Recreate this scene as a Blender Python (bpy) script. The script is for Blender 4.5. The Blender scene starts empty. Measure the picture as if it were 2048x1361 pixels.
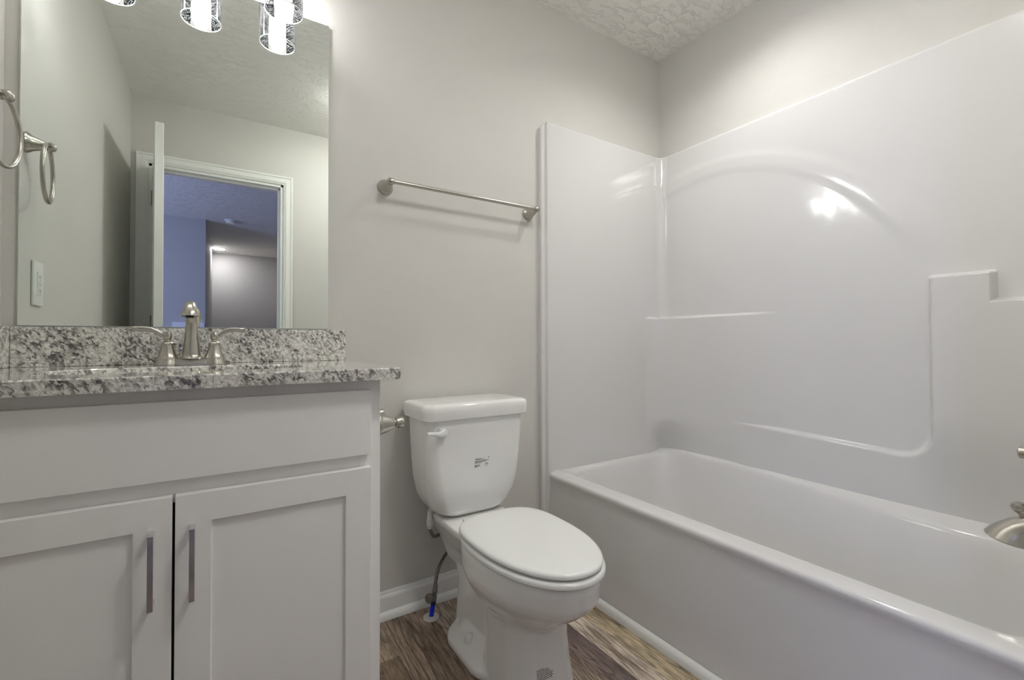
import bpy, bmesh, math, random
from mathutils import Vector, Matrix
from mathutils.bvhtree import BVHTree
PI = math.pi
random.seed(7)
S = bpy.context.scene
COL = S.collection

# ------------------------------------------------------------------ camera
F, YAW, PITCH, ROLL, D, H, CY = 909.64, .5746, .0137, -.0024, 1.5868, .9579, 671.96
cd = bpy.data.cameras.new('camera'); cam = bpy.data.objects.new('camera', cd); COL.objects.link(cam)
cd.sensor_fit = 'HORIZONTAL'; cd.sensor_width = 36; cd.lens = 36 * F / 2048
cd.shift_x = 0; cd.shift_y = -(680.5 - CY) / 2048
cd.clip_start = .02; cd.clip_end = 100
fw = Vector((math.sin(YAW), math.cos(YAW), 0)); rt = Vector((math.cos(YAW), -math.sin(YAW), 0)); up = Vector((0, 0, 1))
f2 = fw * math.cos(PITCH) + up * math.sin(PITCH); u2 = -fw * math.sin(PITCH) + up * math.cos(PITCH)
r3 = rt * math.cos(ROLL) + u2 * math.sin(ROLL); u3 = -rt * math.sin(ROLL) + u2 * math.cos(ROLL)
M = Matrix((r3, u3, -f2)).transposed().to_4x4(); M.translation = (0, -D, H)
cam.matrix_world = M
S.camera = cam

# ------------------------------------------------------------------ world, exposure, big lights
W = bpy.data.worlds.new('world'); S.world = W; W.use_nodes = True
W.node_tree.nodes['Background'].inputs[0].default_value = (.42, .55, .95, 1)
W.node_tree.nodes['Background'].inputs[1].default_value = .6
S.view_settings.view_transform = 'Standard'; S.view_settings.look = 'None'
S.view_settings.gamma = 1; S.view_settings.exposure = 0.36
S.view_settings.use_curve_mapping = False
S.cycles.use_denoising = True
S.cycles.max_bounces = 14; S.cycles.diffuse_bounces = 8; S.cycles.glossy_bounces = 8; S.cycles.transparent_max_bounces = 16
S.cycles.sample_clamp_indirect = 0
BULB_E = 26.0          # emission of the three vanity bulbs
CEIL_E = 8.0           # lens of the assumed recessed light above the tub
SHOWER_W = 17.0        # its narrow beam
FILL_E = 36.0           # unseen ceiling panel added as fill light
HALL_E = 105.0          # recessed light in the far room

def area(name, loc, rot, sx, sy, power, col):
    l = bpy.data.lights.new(name, 'AREA'); l.shape = 'RECTANGLE'; l.size = sx; l.size_y = sy; l.energy = power; l.color = col
    o = bpy.data.objects.new(name, l); COL.objects.link(o); o.location = loc; o.rotation_euler = rot
    return o
# daylight is a blue area light added at an assumed, unseen hallway window (assumed_window_1, left end of the hallway)
area('added_hall_light', (-2.42, -3.5, 1.55), (0, -PI / 2, 0), 1.1, 1.2, 36, (.47, .54, 1.0))

# ------------------------------------------------------------------ materials
def nt(name):
    m = bpy.data.materials.new(name); m.use_nodes = True
    return m, m.node_tree, m.node_tree.nodes['Principled BSDF']
def N(t, k, **kw):
    n = t.nodes.new(k)
    for a, b in kw.items():
        if a == 'inp':
            for c, d in b.items(): n.inputs[c].default_value = d
        else: setattr(n, a, b)
    return n
def ramp(t, pts, interp='LINEAR'):
    n = t.nodes.new('ShaderNodeValToRGB'); n.color_ramp.interpolation = interp
    e = n.color_ramp.elements
    while len(e) < len(pts): e.new(.5)
    for i, (p, c) in enumerate(pts):
        e[i].position = p; e[i].color = (*c, 1) if len(c) == 3 else c
    return n
def mat(name, col, rough=.5, metal=0, bump=0, bscale=200, coat=0, spec=.5, var=0, ior=1.45):
    m, t, p = nt(name)
    p.inputs['Base Color'].default_value = (*col, 1); p.inputs['Roughness'].default_value = rough
    p.inputs['Metallic'].default_value = metal; p.inputs['Coat Weight'].default_value = coat
    p.inputs['Coat Roughness'].default_value = .06; p.inputs['Specular IOR Level'].default_value = spec
    tc = N(t, 'ShaderNodeTexCoord')
    nz = N(t, 'ShaderNodeTexNoise', inp={'Scale': bscale, 'Detail': 4})
    t.links.new(tc.outputs['Object'], nz.inputs['Vector'])
    if bump:
        b = N(t, 'ShaderNodeBump', inp={'Strength': 1.0, 'Distance': bump})
        t.links.new(nz.outputs['Fac'], b.inputs['Height']); t.links.new(b.outputs['Normal'], p.inputs['Normal'])
    if var:
        r = ramp(t, [(.3, tuple(c * (1 - var) for c in col)), (.7, tuple(min(1, c * (1 + var)) for c in col))])
        n2 = N(t, 'ShaderNodeTexNoise', inp={'Scale': 3, 'Detail': 3}); t.links.new(tc.outputs['Object'], n2.inputs['Vector'])
        t.links.new(n2.outputs['Fac'], r.inputs['Fac']); t.links.new(r.outputs['Color'], p.inputs['Base Color'])
    return m
MAT = {}
MAT['wall'] = mat('greige wall paint', (.61, .60, .565), .62, bump=.0006, bscale=260, var=.012)
MAT['hall'] = mat('hallway wall paint', (.50, .49, .48), .7, bump=.0006, bscale=200)
MAT['trim'] = mat('white semi gloss trim paint', (.80, .81, .78), .32)
MAT['cab'] = mat('white cabinet paint', (.89, .885, .87), .36, bump=.0002, bscale=90)
MAT['dark_flat'] = mat('flat dark for gap shade and stand', (.05, .05, .05), .8)  # paints the shade behind the vanity doors; also colours the plant stand
MAT['porcelain'] = mat('glazed white porcelain', (.84, .84, .82), .10, coat=.5, bump=.0001, bscale=30)
MAT['seat'] = mat('white plastic seat', (.80, .81, .79), .16)
MAT['gel'] = mat('glossy white gelcoat', (.675, .67, .66), .09, coat=.2, bump=.0011, bscale=3.0)
MAT['nickel'] = mat('brushed nickel', (.50, .475, .425), .27, 1, bump=.00006, bscale=900)
MAT['chrome'] = mat('polished chrome', (.72, .72, .73), .06, 1)
MAT['rubber'] = mat('dark rubber', (.02, .02, .02), .5)
MAT['blue'] = mat('blue tubing', (.012, .03, .75), .35)
MAT['ivory'] = mat('off white plastic', (.72, .71, .66), .35)
MAT['ink'] = mat('black print', (.03, .03, .028), .6)
MAT['leaf'] = mat('dark leaves', (.01, .025, .012), .6)
MAT['lilac'] = mat('pale enamelled metal', (.8, .8, .85), .5)
MAT['valve'] = mat('dull cast metal', (.30, .28, .25), .4, .9)

def mat_mirror():
    m, t, p = nt('silvered mirror glass')
    p.inputs['Metallic'].default_value = 1; p.inputs['Roughness'].default_value = 0
    tc = N(t, 'ShaderNodeTexCoord'); nz = N(t, 'ShaderNodeTexNoise', inp={'Scale': 2})
    t.links.new(tc.outputs['Object'], nz.inputs['Vector'])
    r = ramp(t, [(0, (.86, .90, .865)), (1, (.87, .91, .875))]); t.links.new(nz.outputs['Fac'], r.inputs['Fac'])
    t.links.new(r.outputs['Color'], p.inputs['Base Color'])
    return m
MAT['mirror'] = mat_mirror()
MAT['mirror_edge'] = mat('ground glass edge', (.62, .68, .64), .2)

def mat_ceiling():
    m, t, p = nt('knockdown ceiling plaster'); p.inputs['Base Color'].default_value = (.88, .87, .83, 1); p.inputs['Roughness'].default_value = .8
    tc = N(t, 'ShaderNodeTexCoord')
    n1 = N(t, 'ShaderNodeTexNoise', inp={'Scale': 16, 'Detail': 5, 'Roughness': .62, 'Distortion': .9})
    mp = N(t, 'ShaderNodeMapping', inp={'Scale': (1, 1.9, 1), 'Rotation': (0, 0, .4)})
    t.links.new(tc.outputs['Object'], mp.inputs['Vector']); t.links.new(mp.outputs['Vector'], n1.inputs['Vector'])
    r = ramp(t, [(.50, (0, 0, 0)), (.60, (1, 1, 1))]); t.links.new(n1.outputs['Fac'], r.inputs['Fac'])
    b = N(t, 'ShaderNodeBump', inp={'Strength': .8, 'Distance': .0038})
    t.links.new(r.outputs['Color'], b.inputs['Height']); t.links.new(b.outputs['Normal'], p.inputs['Normal'])
    return m
MAT['ceiling'] = mat_ceiling()

def mat_granite():
    m, t, p = nt('speckled white granite'); L = t.links
    p.inputs['Roughness'].default_value = .08; p.inputs['Coat Weight'].default_value = .4; p.inputs['Coat Roughness'].default_value = .03
    tc = N(t, 'ShaderNodeTexCoord')
    mp = N(t, 'ShaderNodeMapping', inp={'Rotation': (.5, .6, .3)}); L.new(tc.outputs['Object'], mp.inputs['Vector'])
    st = N(t, 'ShaderNodeMapping', inp={'Scale': (1.35, .8, .8)}); L.new(mp.outputs['Vector'], st.inputs['Vector'])
    d = N(t, 'ShaderNodeTexNoise', inp={'Scale': 60, 'Detail': 6, 'Roughness': .65}); L.new(st.outputs['Vector'], d.inputs['Vector'])
    mix = N(t, 'ShaderNodeVectorMath', operation='MULTIPLY_ADD'); mix.inputs[1].default_value = (.022, .022, .022)
    L.new(d.outputs['Color'], mix.inputs[0]); L.new(st.outputs['Vector'], mix.inputs[2])
    big = N(t, 'ShaderNodeTexNoise', inp={'Scale': 14, 'Detail': 6, 'Roughness': .7}); L.new(st.outputs['Vector'], big.inputs['Vector'])
    vc = N(t, 'ShaderNodeTexVoronoi', inp={'Scale': 165}); L.new(mix.outputs[0], vc.inputs['Vector'])
    sc_ = N(t, 'ShaderNodeSeparateColor'); L.new(vc.outputs['Color'], sc_.inputs[0])
    # per-grain value shifted by the large patches
    av = N(t, 'ShaderNodeMath', operation='MULTIPLY_ADD'); av.inputs[1].default_value = .42; L.new(sc_.outputs[0], av.inputs[0]); L.new(big.outputs['Fac'], av.inputs[2])
    n1 = N(t, 'ShaderNodeTexNoise', inp={'Scale': 150, 'Detail': 5, 'Roughness': .7}); L.new(mp.outputs['Vector'], n1.inputs['Vector'])
    a2 = N(t, 'ShaderNodeMath', operation='MULTIPLY_ADD'); a2.inputs[1].default_value = .30; L.new(n1.outputs['Fac'], a2.inputs[0]); L.new(av.outputs[0], a2.inputs[2])
    r1 = ramp(t, [(.60, (.13, .12, .12)), (.68, (.27, .26, .25)), (.76, (.45, .44, .42)), (.86, (.68, .67, .62)), (1.0, (.84, .83, .78))])
    L.new(a2.outputs[0], r1.inputs['Fac'])
    v = N(t, 'ShaderNodeTexVoronoi', feature='DISTANCE_TO_EDGE', inp={'Scale': 80}); L.new(mix.outputs[0], v.inputs['Vector'])
    rv = ramp(t, [(.0, (.30, .29, .28)), (.08, (.75, .75, .74)), (.16, (1, 1, 1))]); L.new(v.outputs['Distance'], rv.inputs['Fac'])
    m2 = N(t, 'ShaderNodeMix', data_type='RGBA', blend_type='MULTIPLY'); m2.inputs[0].default_value = .55
    L.new(r1.outputs['Color'], m2.inputs[6]); L.new(rv.outputs['Color'], m2.inputs[7])
    sp = N(t, 'ShaderNodeTexNoise', inp={'Scale': 55, 'Detail': 3, 'Roughness': .5, 'Distortion': .4}); L.new(tc.outputs['Object'], sp.inputs['Vector'])
    rs = ramp(t, [(.655, (0, 0, 0)), (.72, (.8, .8, .8))]); L.new(sp.outputs['Fac'], rs.inputs['Fac'])
    m3 = N(t, 'ShaderNodeMix', data_type='RGBA'); L.new(rs.outputs['Color'], m3.inputs[0]); L.new(m2.outputs[2], m3.inputs[6])
    m3.inputs[7].default_value = (.085, .035, .045, 1)
    L.new(m3.outputs[2], p.inputs['Base Color'])
    return m
MAT['granite'] = mat_granite()

def mat_floor():
    m, t, p = nt('wood look vinyl planks'); L = t.links
    p.inputs['Roughness'].default_value = .42
    tc = N(t, 'ShaderNodeTexCoord'); sx = N(t, 'ShaderNodeSeparateXYZ'); L.new(tc.outputs['Object'], sx.inputs[0])
    # plank rows run along y: constant colour ramp over x in 0..1.3
    dv = N(t, 'ShaderNodeMath', operation='DIVIDE'); dv.inputs[1].default_value = 1.3; L.new(sx.outputs[0], dv.inputs[0])
    def P(x): return x / 1.3
    base = ramp(t, [(0, (0.298, 0.236, 0.175)), (P(.315), (0.350, 0.280, 0.210)), (P(.47), (0.271, 0.206, 0.154)), (P(.63), (0.411, 0.350, 0.289)), (P(.79), (0.280, 0.219, 0.175)),
                    (P(.925), (0.166, 0.126, 0.116)), (P(1.005), (0.604, 0.525, 0.446)), (P(1.075), (0.473, 0.394, 0.271)), (1, (0.350, 0.298, 0.228))], 'CONSTANT')
    L.new(dv.outputs[0], base.inputs['Fac'])
    # butt joint left of x=.47 at y=-.22
    gx = N(t, 'ShaderNodeMath', operation='LESS_THAN'); gx.inputs[1].default_value = .47; L.new(sx.outputs[0], gx.inputs[0])
    gy = N(t, 'ShaderNodeMath', operation='LESS_THAN'); gy.inputs[1].default_value = -.222; L.new(sx.outputs[1], gy.inputs[0])
    ga = N(t, 'ShaderNodeMath', operation='MULTIPLY'); L.new(gx.outputs[0], ga.inputs[0]); L.new(gy.outputs[0], ga.inputs[1])
    mj = N(t, 'ShaderNodeMix', data_type='RGBA'); L.new(ga.outputs[0], mj.inputs[0]); L.new(base.outputs['Color'], mj.inputs[6]); mj.inputs[7].default_value = (.21, .155, .11, 1)
    # grain
    fl = N(t, 'ShaderNodeMath', operation='MULTIPLY'); fl.inputs[1].default_value = 7; L.new(base.outputs['Color'], fl.inputs[0])
    cmb = N(t, 'ShaderNodeCombineXYZ'); L.new(fl.outputs[0], cmb.inputs[1])
    ad = N(t, 'ShaderNodeVectorMath', operation='ADD'); L.new(tc.outputs['Object'], ad.inputs[0]); L.new(cmb.outputs[0], ad.inputs[1])
    mp = N(t, 'ShaderNodeMapping', inp={'Scale': (1, .13, 1)}); L.new(ad.outputs[0], mp.inputs['Vector'])
    wz = N(t, 'ShaderNodeTexNoise', inp={'Scale': 7, 'Detail': 5, 'Roughness': .55}); L.new(mp.outputs['Vector'], wz.inputs['Vector'])
    ws = N(t, 'ShaderNodeVectorMath', operation='MULTIPLY_ADD'); ws.inputs[1].default_value = (.035, .035, .035); L.new(wz.outputs['Color'], ws.inputs[0]); L.new(mp.outputs['Vector'], ws.inputs[2])
    wn_ = N(t, 'ShaderNodeTexNoise', inp={'Scale': 5.5, 'Detail': 1.5, 'Roughness': .45}); L.new(ws.outputs[0], wn_.inputs['Vector'])
    wk = N(t, 'ShaderNodeMath', operation='MULTIPLY'); wk.inputs[1].default_value = 48; L.new(wn_.outputs['Fac'], wk.inputs[0])
    wv = N(t, 'ShaderNodeMath', operation='FRACT'); L.new(wk.outputs[0], wv.inputs[0])
    rw = ramp(t, [(.0, (.34, .29, .26)), (.10, (.62, .58, .55)), (.28, (1.0, .99, .98)), (.8, (1.08, 1.08, 1.08)), (.97, (.9, .88, .86)), (1, (.4, .36, .33))]); L.new(wv.outputs[0], rw.inputs['Fac'])
    g2 = N(t, 'ShaderNodeTexNoise', inp={'Scale': 90, 'Detail': 8, 'Roughness': .75}); 
    mp2 = N(t, 'ShaderNodeMapping', inp={'Scale': (2.2, .13, 1)}); L.new(ad.outputs[0], mp2.inputs['Vector']); L.new(mp2.outputs['Vector'], g2.inputs['Vector'])
    r2 = ramp(t, [(.38, (.42, .40, .38)), (.5, (.95, .95, .95)), (.60, (1.6, 1.56, 1.5))]); L.new(g2.outputs['Fac'], r2.inputs['Fac'])
    bl = N(t, 'ShaderNodeTexNoise', inp={'Scale': 9, 'Detail': 5, 'Roughness': .6, 'Distortion': .6})
    mp3 = N(t, 'ShaderNodeMapping', inp={'Scale': (1.5, .4, 1)}); L.new(ad.outputs[0], mp3.inputs['Vector']); L.new(mp3.outputs['Vector'], bl.inputs['Vector'])
    r3_ = ramp(t, [(.36, (.48, .44, .41)), (.52, (1.0, 1.0, 1.0)), (.66, (1.35, 1.33, 1.3))]); L.new(bl.outputs['Fac'], r3_.inputs['Fac'])
    a = mj.outputs[2]
    for q, f in ((rw, .85), (r2, .9), (r3_, .85)):
        mm = N(t, 'ShaderNodeMix', data_type='RGBA', blend_type='MULTIPLY'); mm.inputs[0].default_value = f
        L.new(a, mm.inputs[6]); L.new(q.outputs['Color'], mm.inputs[7]); a = mm.outputs[2]
    L.new(a, p.inputs['Base Color'])
    b = N(t, 'ShaderNodeBump', inp={'Strength': .5, 'Distance': .0006}); L.new(g2.outputs['Fac'], b.inputs['Height']); L.new(b.outputs['Normal'], p.inputs['Normal'])
    return m
MAT['floor'] = mat_floor()

def mat_emit(name, col, e):
    m, t, p = nt(name); p.inputs['Base Color'].default_value = (.8, .8, .8, 1)
    p.inputs['Emission Color'].default_value = (*col, 1); p.inputs['Emission Strength'].default_value = e
    return m
MAT['bulb'] = mat_emit('glowing bulb', (1.0, .985, .98), BULB_E)
MAT['lens'] = mat_emit('glowing downlight lens', (1.0, .98, .95), CEIL_E)
MAT['fill_lens'] = mat_emit('glowing added fill panel', (1.0, .985, .96), FILL_E)  # glow of the added ceiling fill panel
MAT['lens_hall'] = mat_emit('glowing far downlight lens', (1.0, .94, 1.0), HALL_E)

def mat_seeded():
    m = bpy.data.materials.new('seeded clear glass'); m.use_nodes = True; t = m.node_tree; t.nodes.clear(); L = t.links
    o = N(t, 'ShaderNodeOutputMaterial')
    tr = N(t, 'ShaderNodeBsdfTransparent', inp={'Color': (.985, .985, .99, 1)}); gl = N(t, 'ShaderNodeBsdfGlossy', inp={'Roughness': .03})
    fr = N(t, 'ShaderNodeFresnel', inp={'IOR': 1.5}); mx = N(t, 'ShaderNodeMixShader')
    L.new(fr.outputs[0], mx.inputs[0]); L.new(tr.outputs[0], mx.inputs[1]); L.new(gl.outputs[0], mx.inputs[2])
    tc = N(t, 'ShaderNodeTexCoord'); v = N(t, 'ShaderNodeTexVoronoi', inp={'Scale': 230, 'Randomness': 1}); L.new(tc.outputs['Object'], v.inputs['Vector'])
    r = ramp(t, [(.13, (1, 1, 1)), (.17, (0, 0, 0))]); L.new(v.outputs['Distance'], r.inputs['Fac'])
    tl = N(t, 'ShaderNodeBsdfTranslucent', inp={'Color': (.95, .95, .97, 1)}); df = N(t, 'ShaderNodeBsdfDiffuse', inp={'Color': (.95, .95, .97, 1)})
    m1 = N(t, 'ShaderNodeMixShader', inp={0: .5}); L.new(tl.outputs[0], m1.inputs[1]); L.new(df.outputs[0], m1.inputs[2])
    m2 = N(t, 'ShaderNodeMixShader'); L.new(r.outputs['Color'], m2.inputs[0]); L.new(mx.outputs[0], m2.inputs[1]); L.new(m1.outputs[0], m2.inputs[2])
    L.new(m2.outputs[0], o.inputs['Surface'])
    return m
MAT['seeded'] = mat_seeded()
def mat_rim():
    m = mat('polished glass rim', (.85, .86, .88), .1); return m
MAT['glass_rim'] = mat_rim()
def mat_braid():
    m, t, p = nt('braided steel hose'); L = t.links
    p.inputs['Metallic'].default_value = .85; p.inputs['Roughness'].default_value = .35
    tc = N(t, 'ShaderNodeTexCoord'); w = N(t, 'ShaderNodeTexVoronoi', inp={'Scale': 420}); L.new(tc.outputs['Object'], w.inputs['Vector'])
    r = ramp(t, [(.1, (.5, .47, .42)), (.6, (.16, .15, .13))]); L.new(w.outputs['Distance'], r.inputs['Fac']); L.new(r.outputs['Color'], p.inputs['Base Color'])
    return m
MAT['braid'] = mat_braid()
def mat_pane():
    m = bpy.data.materials.new('window pane glass'); m.use_nodes = True; t = m.node_tree; t.nodes.clear(); L = t.links
    o = N(t, 'ShaderNodeOutputMaterial'); tr = N(t, 'ShaderNodeBsdfTransparent'); gl = N(t, 'ShaderNodeBsdfGlossy', inp={'Roughness': 0})
    fr = N(t, 'ShaderNodeFresnel', inp={'IOR': 1.45}); mx = N(t, 'ShaderNodeMixShader')
    L.new(fr.outputs[0], mx.inputs[0]); L.new(tr.outputs[0], mx.inputs[1]); L.new(gl.outputs[0], mx.inputs[2]); L.new(mx.outputs[0], o.inputs['Surface'])
    return m
MAT['pane'] = mat_pane()

# ------------------------------------------------------------------ geometry helpers
class MB:
    def __init__(s): s.v = []; s.f = []
    def add(s, vs, fs):
        o = len(s.v); s.v += [tuple(v) for v in vs]; s.f += [tuple(i + o for i in f) for f in fs]; return s
    def box(s, x0, x1, y0, y1, z0, z1):
        v = [(x, y, z) for z in (z0, z1) for y in (y0, y1) for x in (x0, x1)]
        return s.add(v, [(0, 2, 3, 1), (4, 5, 7, 6), (0, 1, 5, 4), (2, 6, 7, 3), (0, 4, 6, 2), (1, 3, 7, 5)])
    def loft(s, rings, closed=True, cap0=True, cap1=True):
        n = len(rings[0]); v = [p for r in rings for p in r]; f = []
        for i in range(len(rings) - 1):
            for j in range(n if closed else n - 1):
                a = i * n + j; b = i * n + (j + 1) % n
                f.append((a, b, b + n, a + n))
        if cap0: f.append(tuple(range(n - 1, -1, -1)))
        if cap1: f.append(tuple(range((len(rings) - 1) * n, len(rings) * n)))
        return s.add(v, f)
    def tube(s, pts, r, n=12, cap=True):
        pts = [Vector(p) for p in pts]; rr = r if isinstance(r, (list, tuple)) else [r] * len(pts)
        rings = []; t0 = (pts[1] - pts[0]).normalized(); nrm = t0.orthogonal().normalized()
        for i, p in enumerate(pts):
            t = (pts[min(i + 1, len(pts) - 1)] - pts[max(i - 1, 0)]).normalized()
            nrm = (nrm - t * nrm.dot(t)).normalized(); b = t.cross(nrm)
            rings.append([p + (nrm * math.cos(2 * PI * k / n) + b * math.sin(2 * PI * k / n)) * rr[i] for k in range(n)])
        return s.loft(rings, cap0=cap, cap1=cap)
    def lathe(s, prof, o=(0, 0, 0), axis=(0, 0, 1), n=32, cap=True):
        o = Vector(o); a = Vector(axis).normalized(); x = a.orthogonal().normalized(); y = a.cross(x)
        return s.loft([[o + a * h + (x * math.cos(2 * PI * k / n) + y * math.sin(2 * PI * k / n)) * max(r, 1e-5) for k in range(n)] for r, h in prof], cap0=cap, cap1=cap)
    def build(s, name, m, parent=None, bevel=0, segs=2, smooth=True, sub=0, angle=40):
        me = bpy.data.meshes.new(name); me.from_pydata(s.v, [], s.f); me.update()
        bm = bmesh.new(); bm.from_mesh(me); bmesh.ops.recalc_face_normals(bm, faces=bm.faces); bm.to_mesh(me); bm.free()
        o = bpy.data.objects.new(name, me); COL.objects.link(o)
        if parent:
            o.parent = parent; o.matrix_parent_inverse = Matrix.Translation(-parent.location)
        me.materials.append(MAT[m] if isinstance(m, str) else m)
        if smooth:
            for p in me.polygons: p.use_smooth = True
            me.set_sharp_from_angle(angle=math.radians(angle))
        if bevel:
            b = o.modifiers.new('bevel', 'BEVEL'); b.width = bevel; b.segments = segs; b.limit_method = 'ANGLE'; b.angle_limit = math.radians(40)
            if smooth: b.harden_normals = True
        if sub:
            q = o.modifiers.new('sub', 'SUBSURF'); q.levels = sub; q.render_levels = sub
        return o
def tag(o, label, cat, group=None):
    o['label'] = label; o['category'] = cat
    if group: o['group'] = group
    return o
def thing(name, loc, label, cat, group=None):
    o = bpy.data.objects.new(name, None); COL.objects.link(o); o.location = loc; o.empty_display_size = .05
    return tag(o, label, cat, group)
def struct(name, mb, m, **k):
    o = mb.build(name, m, **k); o['kind'] = 'structure'; return o
def lerp(a, b, t): return a + (b - a) * t
def sst(a, b, x):
    t = max(0., min(1., (x - a) / (b - a))); return t * t * (3 - 2 * t)
def spline(pts, n=8):
    P = [Vector(p) for p in pts]; P = [P[0] * 2 - P[1]] + P + [P[-1] * 2 - P[-2]]; out = []
    for i in range(1, len(P) - 2):
        for k in range(n):
            t = k / n; a, b, c, d = P[i - 1:i + 3]
            out.append(.5 * ((2 * b) + (c - a) * t + (2 * a - 5 * b + 4 * c - d) * t * t + (3 * b - a - 3 * c + d) * t ** 3))
    out.append(P[-2]); return out
def sell(cx, cy, a, b, n, z, k=64):
    r = []
    for i in range(k):
        t = 2 * PI * i / k; c, s = math.cos(t), math.sin(t)
        r.append((cx + a * math.copysign(abs(c) ** (2 / n), c), cy + b * math.copysign(abs(s) ** (2 / n), s), z))
    return r

# ------------------------------------------------------------------ room shell
HC = 2.44; XL = -.438; XR = 1.96; YF = -1.91
struct('floor', MB().box(-3, 2.6, -7.5, .1, -.08, 0), 'floor', smooth=False)
struct('ceiling', MB().box(XL - .1, XR + .1, YF - .05, .1, HC, HC + .1), 'ceiling', smooth=False)
struct('wall_back', MB().box(XL - .1, XR + .1, 0, .1, 0, HC), 'wall', smooth=False)
struct('wall_left', MB().box(XL - .1, XL, YF, 0, 0, HC), 'wall', smooth=False)
struct('wall_right', MB().box(XR, XR + .1, YF, 0, 0, HC), 'wall', smooth=False)
struct('wall_partition', MB().box(1.2, XR, YF, -1.52, 0, HC), 'wall', smooth=False)
DX0, DX1, DZ = -.354, .377, 2.043
struct('wall_front', MB().box(XL - .1, DX0, YF - .115, YF, 0, HC).box(DX1, XR + .1, YF - .115, YF, 0, HC).box(DX0, DX1, YF - .115, YF, DZ, HC), 'wall', smooth=False)
# door casing and jamb
def casing(name, y, sgn):
    m = MB(); w = .057
    for (a, b, th) in ((0, w, .010), (.008, w - .012, .014), (.014, w - .026, .0165), (w - .012, w, .018)):
        y0, y1 = sorted((y, y + sgn * th))
        m.box(DX0 - b, DX0 - a, y0, y1, 0, DZ + b); m.box(DX1 + a, DX1 + b, y0, y1, 0, DZ + b); m.box(DX0 - a, DX1 + a, y0, y1, DZ + a, DZ + b)
    return struct(name, m, 'trim', smooth=False)
casing('trim_1', YF, 1); casing('trim_2', YF - .115, -1)
struct('trim_3', MB().box(DX0 - .001, DX0 + .018, YF - .116, YF + .001, 0, DZ).box(DX1 - .018, DX1 + .001, YF - .116, YF + .001, 0, DZ).box(DX0, DX1, YF - .116, YF + .001, DZ - .018, DZ + .001)
       .box(DX0 + .018, DX0 + .03, YF - .08, YF - .04, 0, DZ - .018).box(DX1 - .03, DX1 - .018, YF - .08, YF - .04, 0, DZ - .018).box(DX0 + .018, DX1 - .018, YF - .08, YF - .04, DZ - .03, DZ - .018), 'trim', bevel=.0015)
# open door, swung into the bathroom
dm = MB(); dl, dt_, dh = .725, .035, 2.022
dm.box(0, dl, -dt_, 0, .008, dh)
door = dm.build('door_1', 'trim', bevel=.002); door['kind'] = 'structure'
door.location = (-.331, YF + .012, 0); door.rotation_euler = (0, 0, math.radians(84.2))
def child_local(mb, name, m, par, **k):
    o = mb.build(name, m, **k); o.parent = par; return o
pm = MB()
for (z0, z1) in ((.2, .85), (1.05, 1.9)):
    for sgn in (0, 1):
        yy = .0 if sgn == 0 else -dt_
        a, b = (0, .004) if sgn == 0 else (-dt_ - .004, -dt_)
        pm.box(.12, dl - .12, a, b, z0, z1)
child_local(pm, 'door_panel', 'trim', door, bevel=.003)
km = MB().lathe([(.0, -.062), (.02, -.06), (.027, -.045), (.022, -.03), (.010, -.022), (.010, -.008), (.03, -.006), (.03, 0)], (dl - .06, -dt_, .95), (0, 1, 0)) \
    .lathe([(.0, .062), (.02, .06), (.027, .045), (.022, .03), (.010, .022), (.010, .008), (.03, .006), (.03, 0)], (dl - .06, 0, .95), (0, 1, 0))
child_local(km, 'door_knob', 'nickel', door)
for hz in (.25, 1.08, 1.83):
    child_local(MB().lathe([(.006, -.045), (.006, .045)], (-.004, .004, hz), n=12).box(0, .03, -.0, .0025, hz - .045, hz + .045), 'hinge', 'nickel', door)
# baseboards + shoe
def board(name, p0, p1, inward):
    p0 = Vector((*p0, 0)); p1 = Vector((*p1, 0)); nv = Vector((*inward, 0))
    prof = [(0, 0), (.0, .089), (.004, .089), (.006, .084), (.0065, .079), (.011, .074), (.0125, .068), (.0125, .024), (.017, .023), (.023, .019), (.027, .012), (.029, .004), (.029, 0)]
    m = MB(); m.loft([[p + nv * a + Vector((0, 0, b)) for a, b in prof] for p in (p0, p1)])
    return struct(name, m, 'trim', angle=30)
board('baseboard_back', (.324, 0), (1.163, 0), (0, -1))
board('baseboard_left', (XL, -.55), (XL, YF), (1, 0))
board('baseboard_front', (DX1 + .057, YF), (1.2, YF), (0, 1))
# quarter round at the tub skirt
m = MB(); pr = [(0, 0), (0, .028), (-.006, .027), (-.013, .022), (-.017, .014), (-.019, 0)]
m.loft([[(1.171 + a - (b * .05), y, b) for a, b in pr] for y in (-.0, -1.52)])
struct('trim_4', m, 'trim', angle=60)

# ------------------------------------------------------------------ hallway and room beyond (seen in the mirror)
struct('ceiling_hall', MB().box(-2.6, 2.2, -7.5, YF - .115, HC, HC + .1), 'ceiling', smooth=False)
struct('wall_hall_back', MB().box(-2.6, -.126, -5.11, -5.01, 0, HC).add(
    [(-.226, -5.05, 0), (-.126, -5.01, 0), (-.08, -7.34, 0), (-.18, -7.34, 0), (-.226, -5.05, HC), (-.126, -5.01, HC), (-.08, -7.34, HC), (-.18, -7.34, HC)],
    [(0, 1, 2, 3), (7, 6, 5, 4), (0, 4, 5, 1), (1, 5, 6, 2), (2, 6, 7, 3), (3, 7, 4, 0)]), 'hall', smooth=False)
struct('wall_far', MB().box(-.3, 1.0, -7.44, -7.34, 0, HC), 'hall', smooth=False)
struct('wall_far_right', MB().box(.865, .965, -7.34, -5.2, 0, HC).box(.965, 2.2, -5.3, -5.2, 0, HC), 'hall', smooth=False)
struct('wall_hall_right', MB().box(2.1, 2.2, -5.2, YF - .115, 0, HC), 'hall', smooth=False)
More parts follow.
